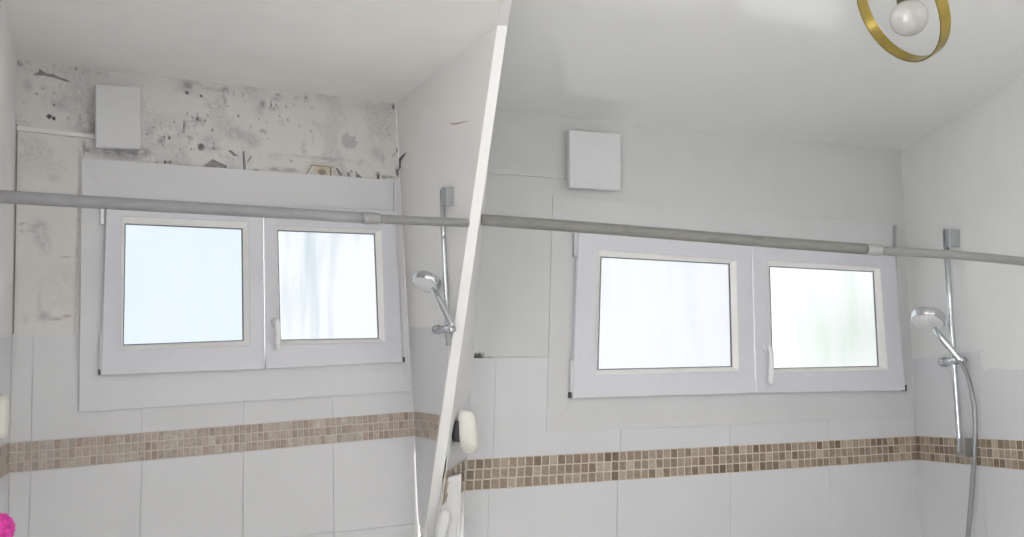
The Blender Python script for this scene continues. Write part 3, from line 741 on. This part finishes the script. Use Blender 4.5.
shower(R_R, [(942.6, 229), (949.2, 229), (949.2, 247), (942.6, 247)], [(945.6, 232), (949.6, 300), (959.6, 441), (960.2, 452)], [(942.5, 362), (954, 361), (964, 360)], ((928, 319), 15.5, (.34, .80, .50), .10), [(940, 336), (960.5, 360.5)],
       [(956, 438), (964.5, 438), (964.5, 457), (956, 457)], [(969, 381), (974.5, 410), (974.8, 445), (971, 500), (967.5, 545), (964, 620)], 'chrome wall bar on the right wall in the repaired bathroom with two brackets', 0.045)

# ------------------------------------------------------------------ small things low on the left
def holder(pl, pix_c, w, h, label, d):
    """rounded cream body on a dark suction base"""
    t = empty('soap_holder', pl.at(*pix_c)); props(t, label, 'soap holder', 'cream oval holders on the left walls')
    c = pl.at(*pix_c); k = (c - EYE).dot(FWD) / FPX
    v = Vector((0, 0, 1)); u = pl.u
    def oval(z, s, pw=2.6):
        out = []
        for i in range(36):
            a = 2 * math.pi * i / 36; ca, sa = math.cos(a), math.sin(a)
            out.append(c + pl.n * z + u * (w * s * abs(ca) ** (2 / pw) * (1 if ca >= 0 else -1)) + v * (h * k * s * abs(sa) ** (2 / pw) * (1 if sa >= 0 else -1)))
        return out
    def loft(name, lay, mat):
        bm = bmesh.new(); rr = [[bm.verts.new(p) for p in oval(z, s)] for z, s in lay]
        for a, b in zip(rr, rr[1:]):
            for i in range(36): bm.faces.new((a[i], a[(i + 1) % 36], b[(i + 1) % 36], b[i]))
        bm.faces.new(rr[0][::-1]); bm.faces.new(rr[-1])
        return from_bm(name, bm, mat, t, smooth=True)
    loft('suction_base', [(0, .5), (d * .3, .5), (d * .34, .42)], M['dark_plastic'])
    loft('body', [(d * .34, .84), (d * .40, .97), (d * .55, 1), (d * .78, .97), (d * .93, .85), (d, .62)], M['cream_plastic'])
holder(P_R, (452.5, 431), 0.045, 20, 'cream oval soap holder on the partition beside brown mosaic', 0.095)
holder(L_L, (-7, 417), 0.045, 22, 'cream oval soap holder at the left edge of the mouldy bathroom', 0.035)

# bath pouf
c = L_L.at(-4, 530, 0.06); k = (c - EYE).dot(FWD) / FPX
t = empty('bath_pouf', c); props(t, 'bright pink mesh bath pouf hanging at the lower left edge', 'bath pouf')
bm = bmesh.new(); bmesh.ops.create_icosphere(bm, subdivisions=5, radius=1)
for v in bm.verts:
    d = v.co.normalized()
    v.co = c + d * (16 * k) * (1 + .13 * noise.noise(d * 6) + .10 * abs(noise.noise(d * 15)))
from_bm('mesh_ball', bm, M['pink'], t, smooth=False)
sweep('loop', bezier([c + Vector((0, 0, 14 * k)), c + Vector((.0, .005, 30 * k)) - L_L.n * .02, L_L.at(-8, 490, 0.004)], 8), .0015, M['pink'], t, 8)

# towel radiator in the lower left of the repaired room
dR = (E_R[8] - EYE).dot(FWD) + 0.05
def RP(x, y, dd=0.0): return ray_depth(x, y, dR - 0.10 + dd)
t = empty('towel_radiator', Vector((RP(450, 560).x, RP(450, 560).y, 0))); props(t, 'white towel radiator with round rail beside the partition', 'radiator')
prism('side_panel', [RP(444, 479), RP(461, 474), RP(457, 600), RP(427, 600)], (BR.n * -0.035), M['white_plastic'], t, .004)
prism('edge_flange', [RP(458.5, 474.4, -.004), RP(461.6, 473.8, -.004), RP(457.6, 600, -.004), RP(454.6, 600, -.004)], (BR.n * -0.05), M['white_plastic'], t, .002)
for yy in (512, 590):
    sh = (yy - 512) * .14
    q = [RP(437.5 - sh, yy + 34, -.03), RP(441.5 - sh, yy + 16, -.03), RP(444.5 - sh, yy + 5, -.03), RP(446 - sh, yy, -.03), RP(446.6 - sh, yy - 2, -.03)]
    kk = (q[1] - EYE).dot(FWD) / FPX
    sweep('rail', q, [6 * kk, 6 * kk, 5.8 * kk, 4.6 * kk, 1.5 * kk], M['white_plastic'], t, 20)

# ------------------------------------------------------------------ ceiling lamp
zc = on_plane(PCR, 0.95, 2.1)
lc = ray_depth(901, 7, 2.15)
k = 2.15 / FPX
top = Vector((lc.x, lc.y, on_plane(PCR, lc.x, lc.y)))
lamp = empty('ceiling_lamp', top); props(lamp, 'brass ring ceiling lamp with a pale opal globe bulb', 'lamp')
lathe('canopy', top, Vector((0, 0, -1)), [(0, 0), (.045, 0), (.045, .012), (.040, .018), (0, .018)], M['brass'], lamp, 40)
rad = 58 * k
ring_n = (-RIGHT * 0.88 - FWD * 0.12 - UP * 0.52).normalized()
e1 = (Vector((0, 0, 1)) - ring_n * ring_n.z).normalized(); e2 = ring_n.cross(e1)
bm = bmesh.new(); prof = [(rad, -.014), (rad, .014), (rad - .004, .014), (rad - .004, -.014)]
N = 96; rings = []
for i in range(N):
    a = 2 * math.pi * i / N; d = e1 * math.cos(a) + e2 * math.sin(a)
    rings.append([bm.verts.new(lc + d * r + ring_n * h) for r, h in prof])
for i in range(N):
    a, b = rings[i], rings[(i + 1) % N]
    for j in range(4): bm.faces.new((a[j], a[(j + 1) % 4], b[(j + 1) % 4], b[j]))
from_bm('ring', bm, M['brass'], lamp)
bulb = ray_depth(909, 18, 2.15); rb = 18 * k
rt = lc + e1 * rad
sweep('stem', [top, rt, bulb + Vector((0, 0, rb * 1.9))], .005, M['brass'], lamp, 12)
lathe('socket', bulb + Vector((0, 0, rb * .8)), Vector((0, 0, 1)), [(0, 0), (rb * .55, 0), (rb * .5, rb * 1.0), (rb * .3, rb * 1.15), (0, rb * 1.15)], M['lamp_black'], lamp, 32)
lathe('bulb', bulb, Vector((0, 0, 1)), [(rb * math.sin(math.pi * i / 24), -rb * math.cos(math.pi * i / 24)) for i in range(25)], M['opal'], lamp, 40)

# ------------------------------------------------------------------ outside the windows
def shrub(c, rx, rz, n, label):
    t = empty('shrub', Vector((c.x, c.y, 0))); props(t, label, 'shrub')
    bm = bmesh.new(); rr = random.Random(int(c.x * 1000))
    for q in range(n):
        d = Vector((rr.gauss(0, 1), rr.gauss(0, 1), rr.gauss(0, 1))).normalized() * rr.random() ** .4
        p = c + Vector((d.x * rx, d.y * rx, d.z * rz))
        a = Vector((rr.gauss(0, 1), rr.gauss(0, 1), rr.gauss(0, .6))).normalized(); b = a.orthogonal().normalized(); s = rr.uniform(.03, .06)
        bm.faces.new([bm.verts.new(p + a * s), bm.verts.new(p + b * s * .45), bm.verts.new(p - a * s), bm.verts.new(p - b * s * .45)])
    o = from_bm('foliage', bm, M['leaf'], t); o['kind'] = 'stuff'
    sweep('stem', [Vector((c.x, c.y, 0)), Vector((c.x + .02, c.y, c.z * .6)), Vector((c.x, c.y, c.z))], [.03, .024, .012], M['strip_brown'], t, 10)
p = BR.at(845, 335, -1.3); shrub(p, .20, .26, 170, 'green shrub blurred behind the right pane of the right window')
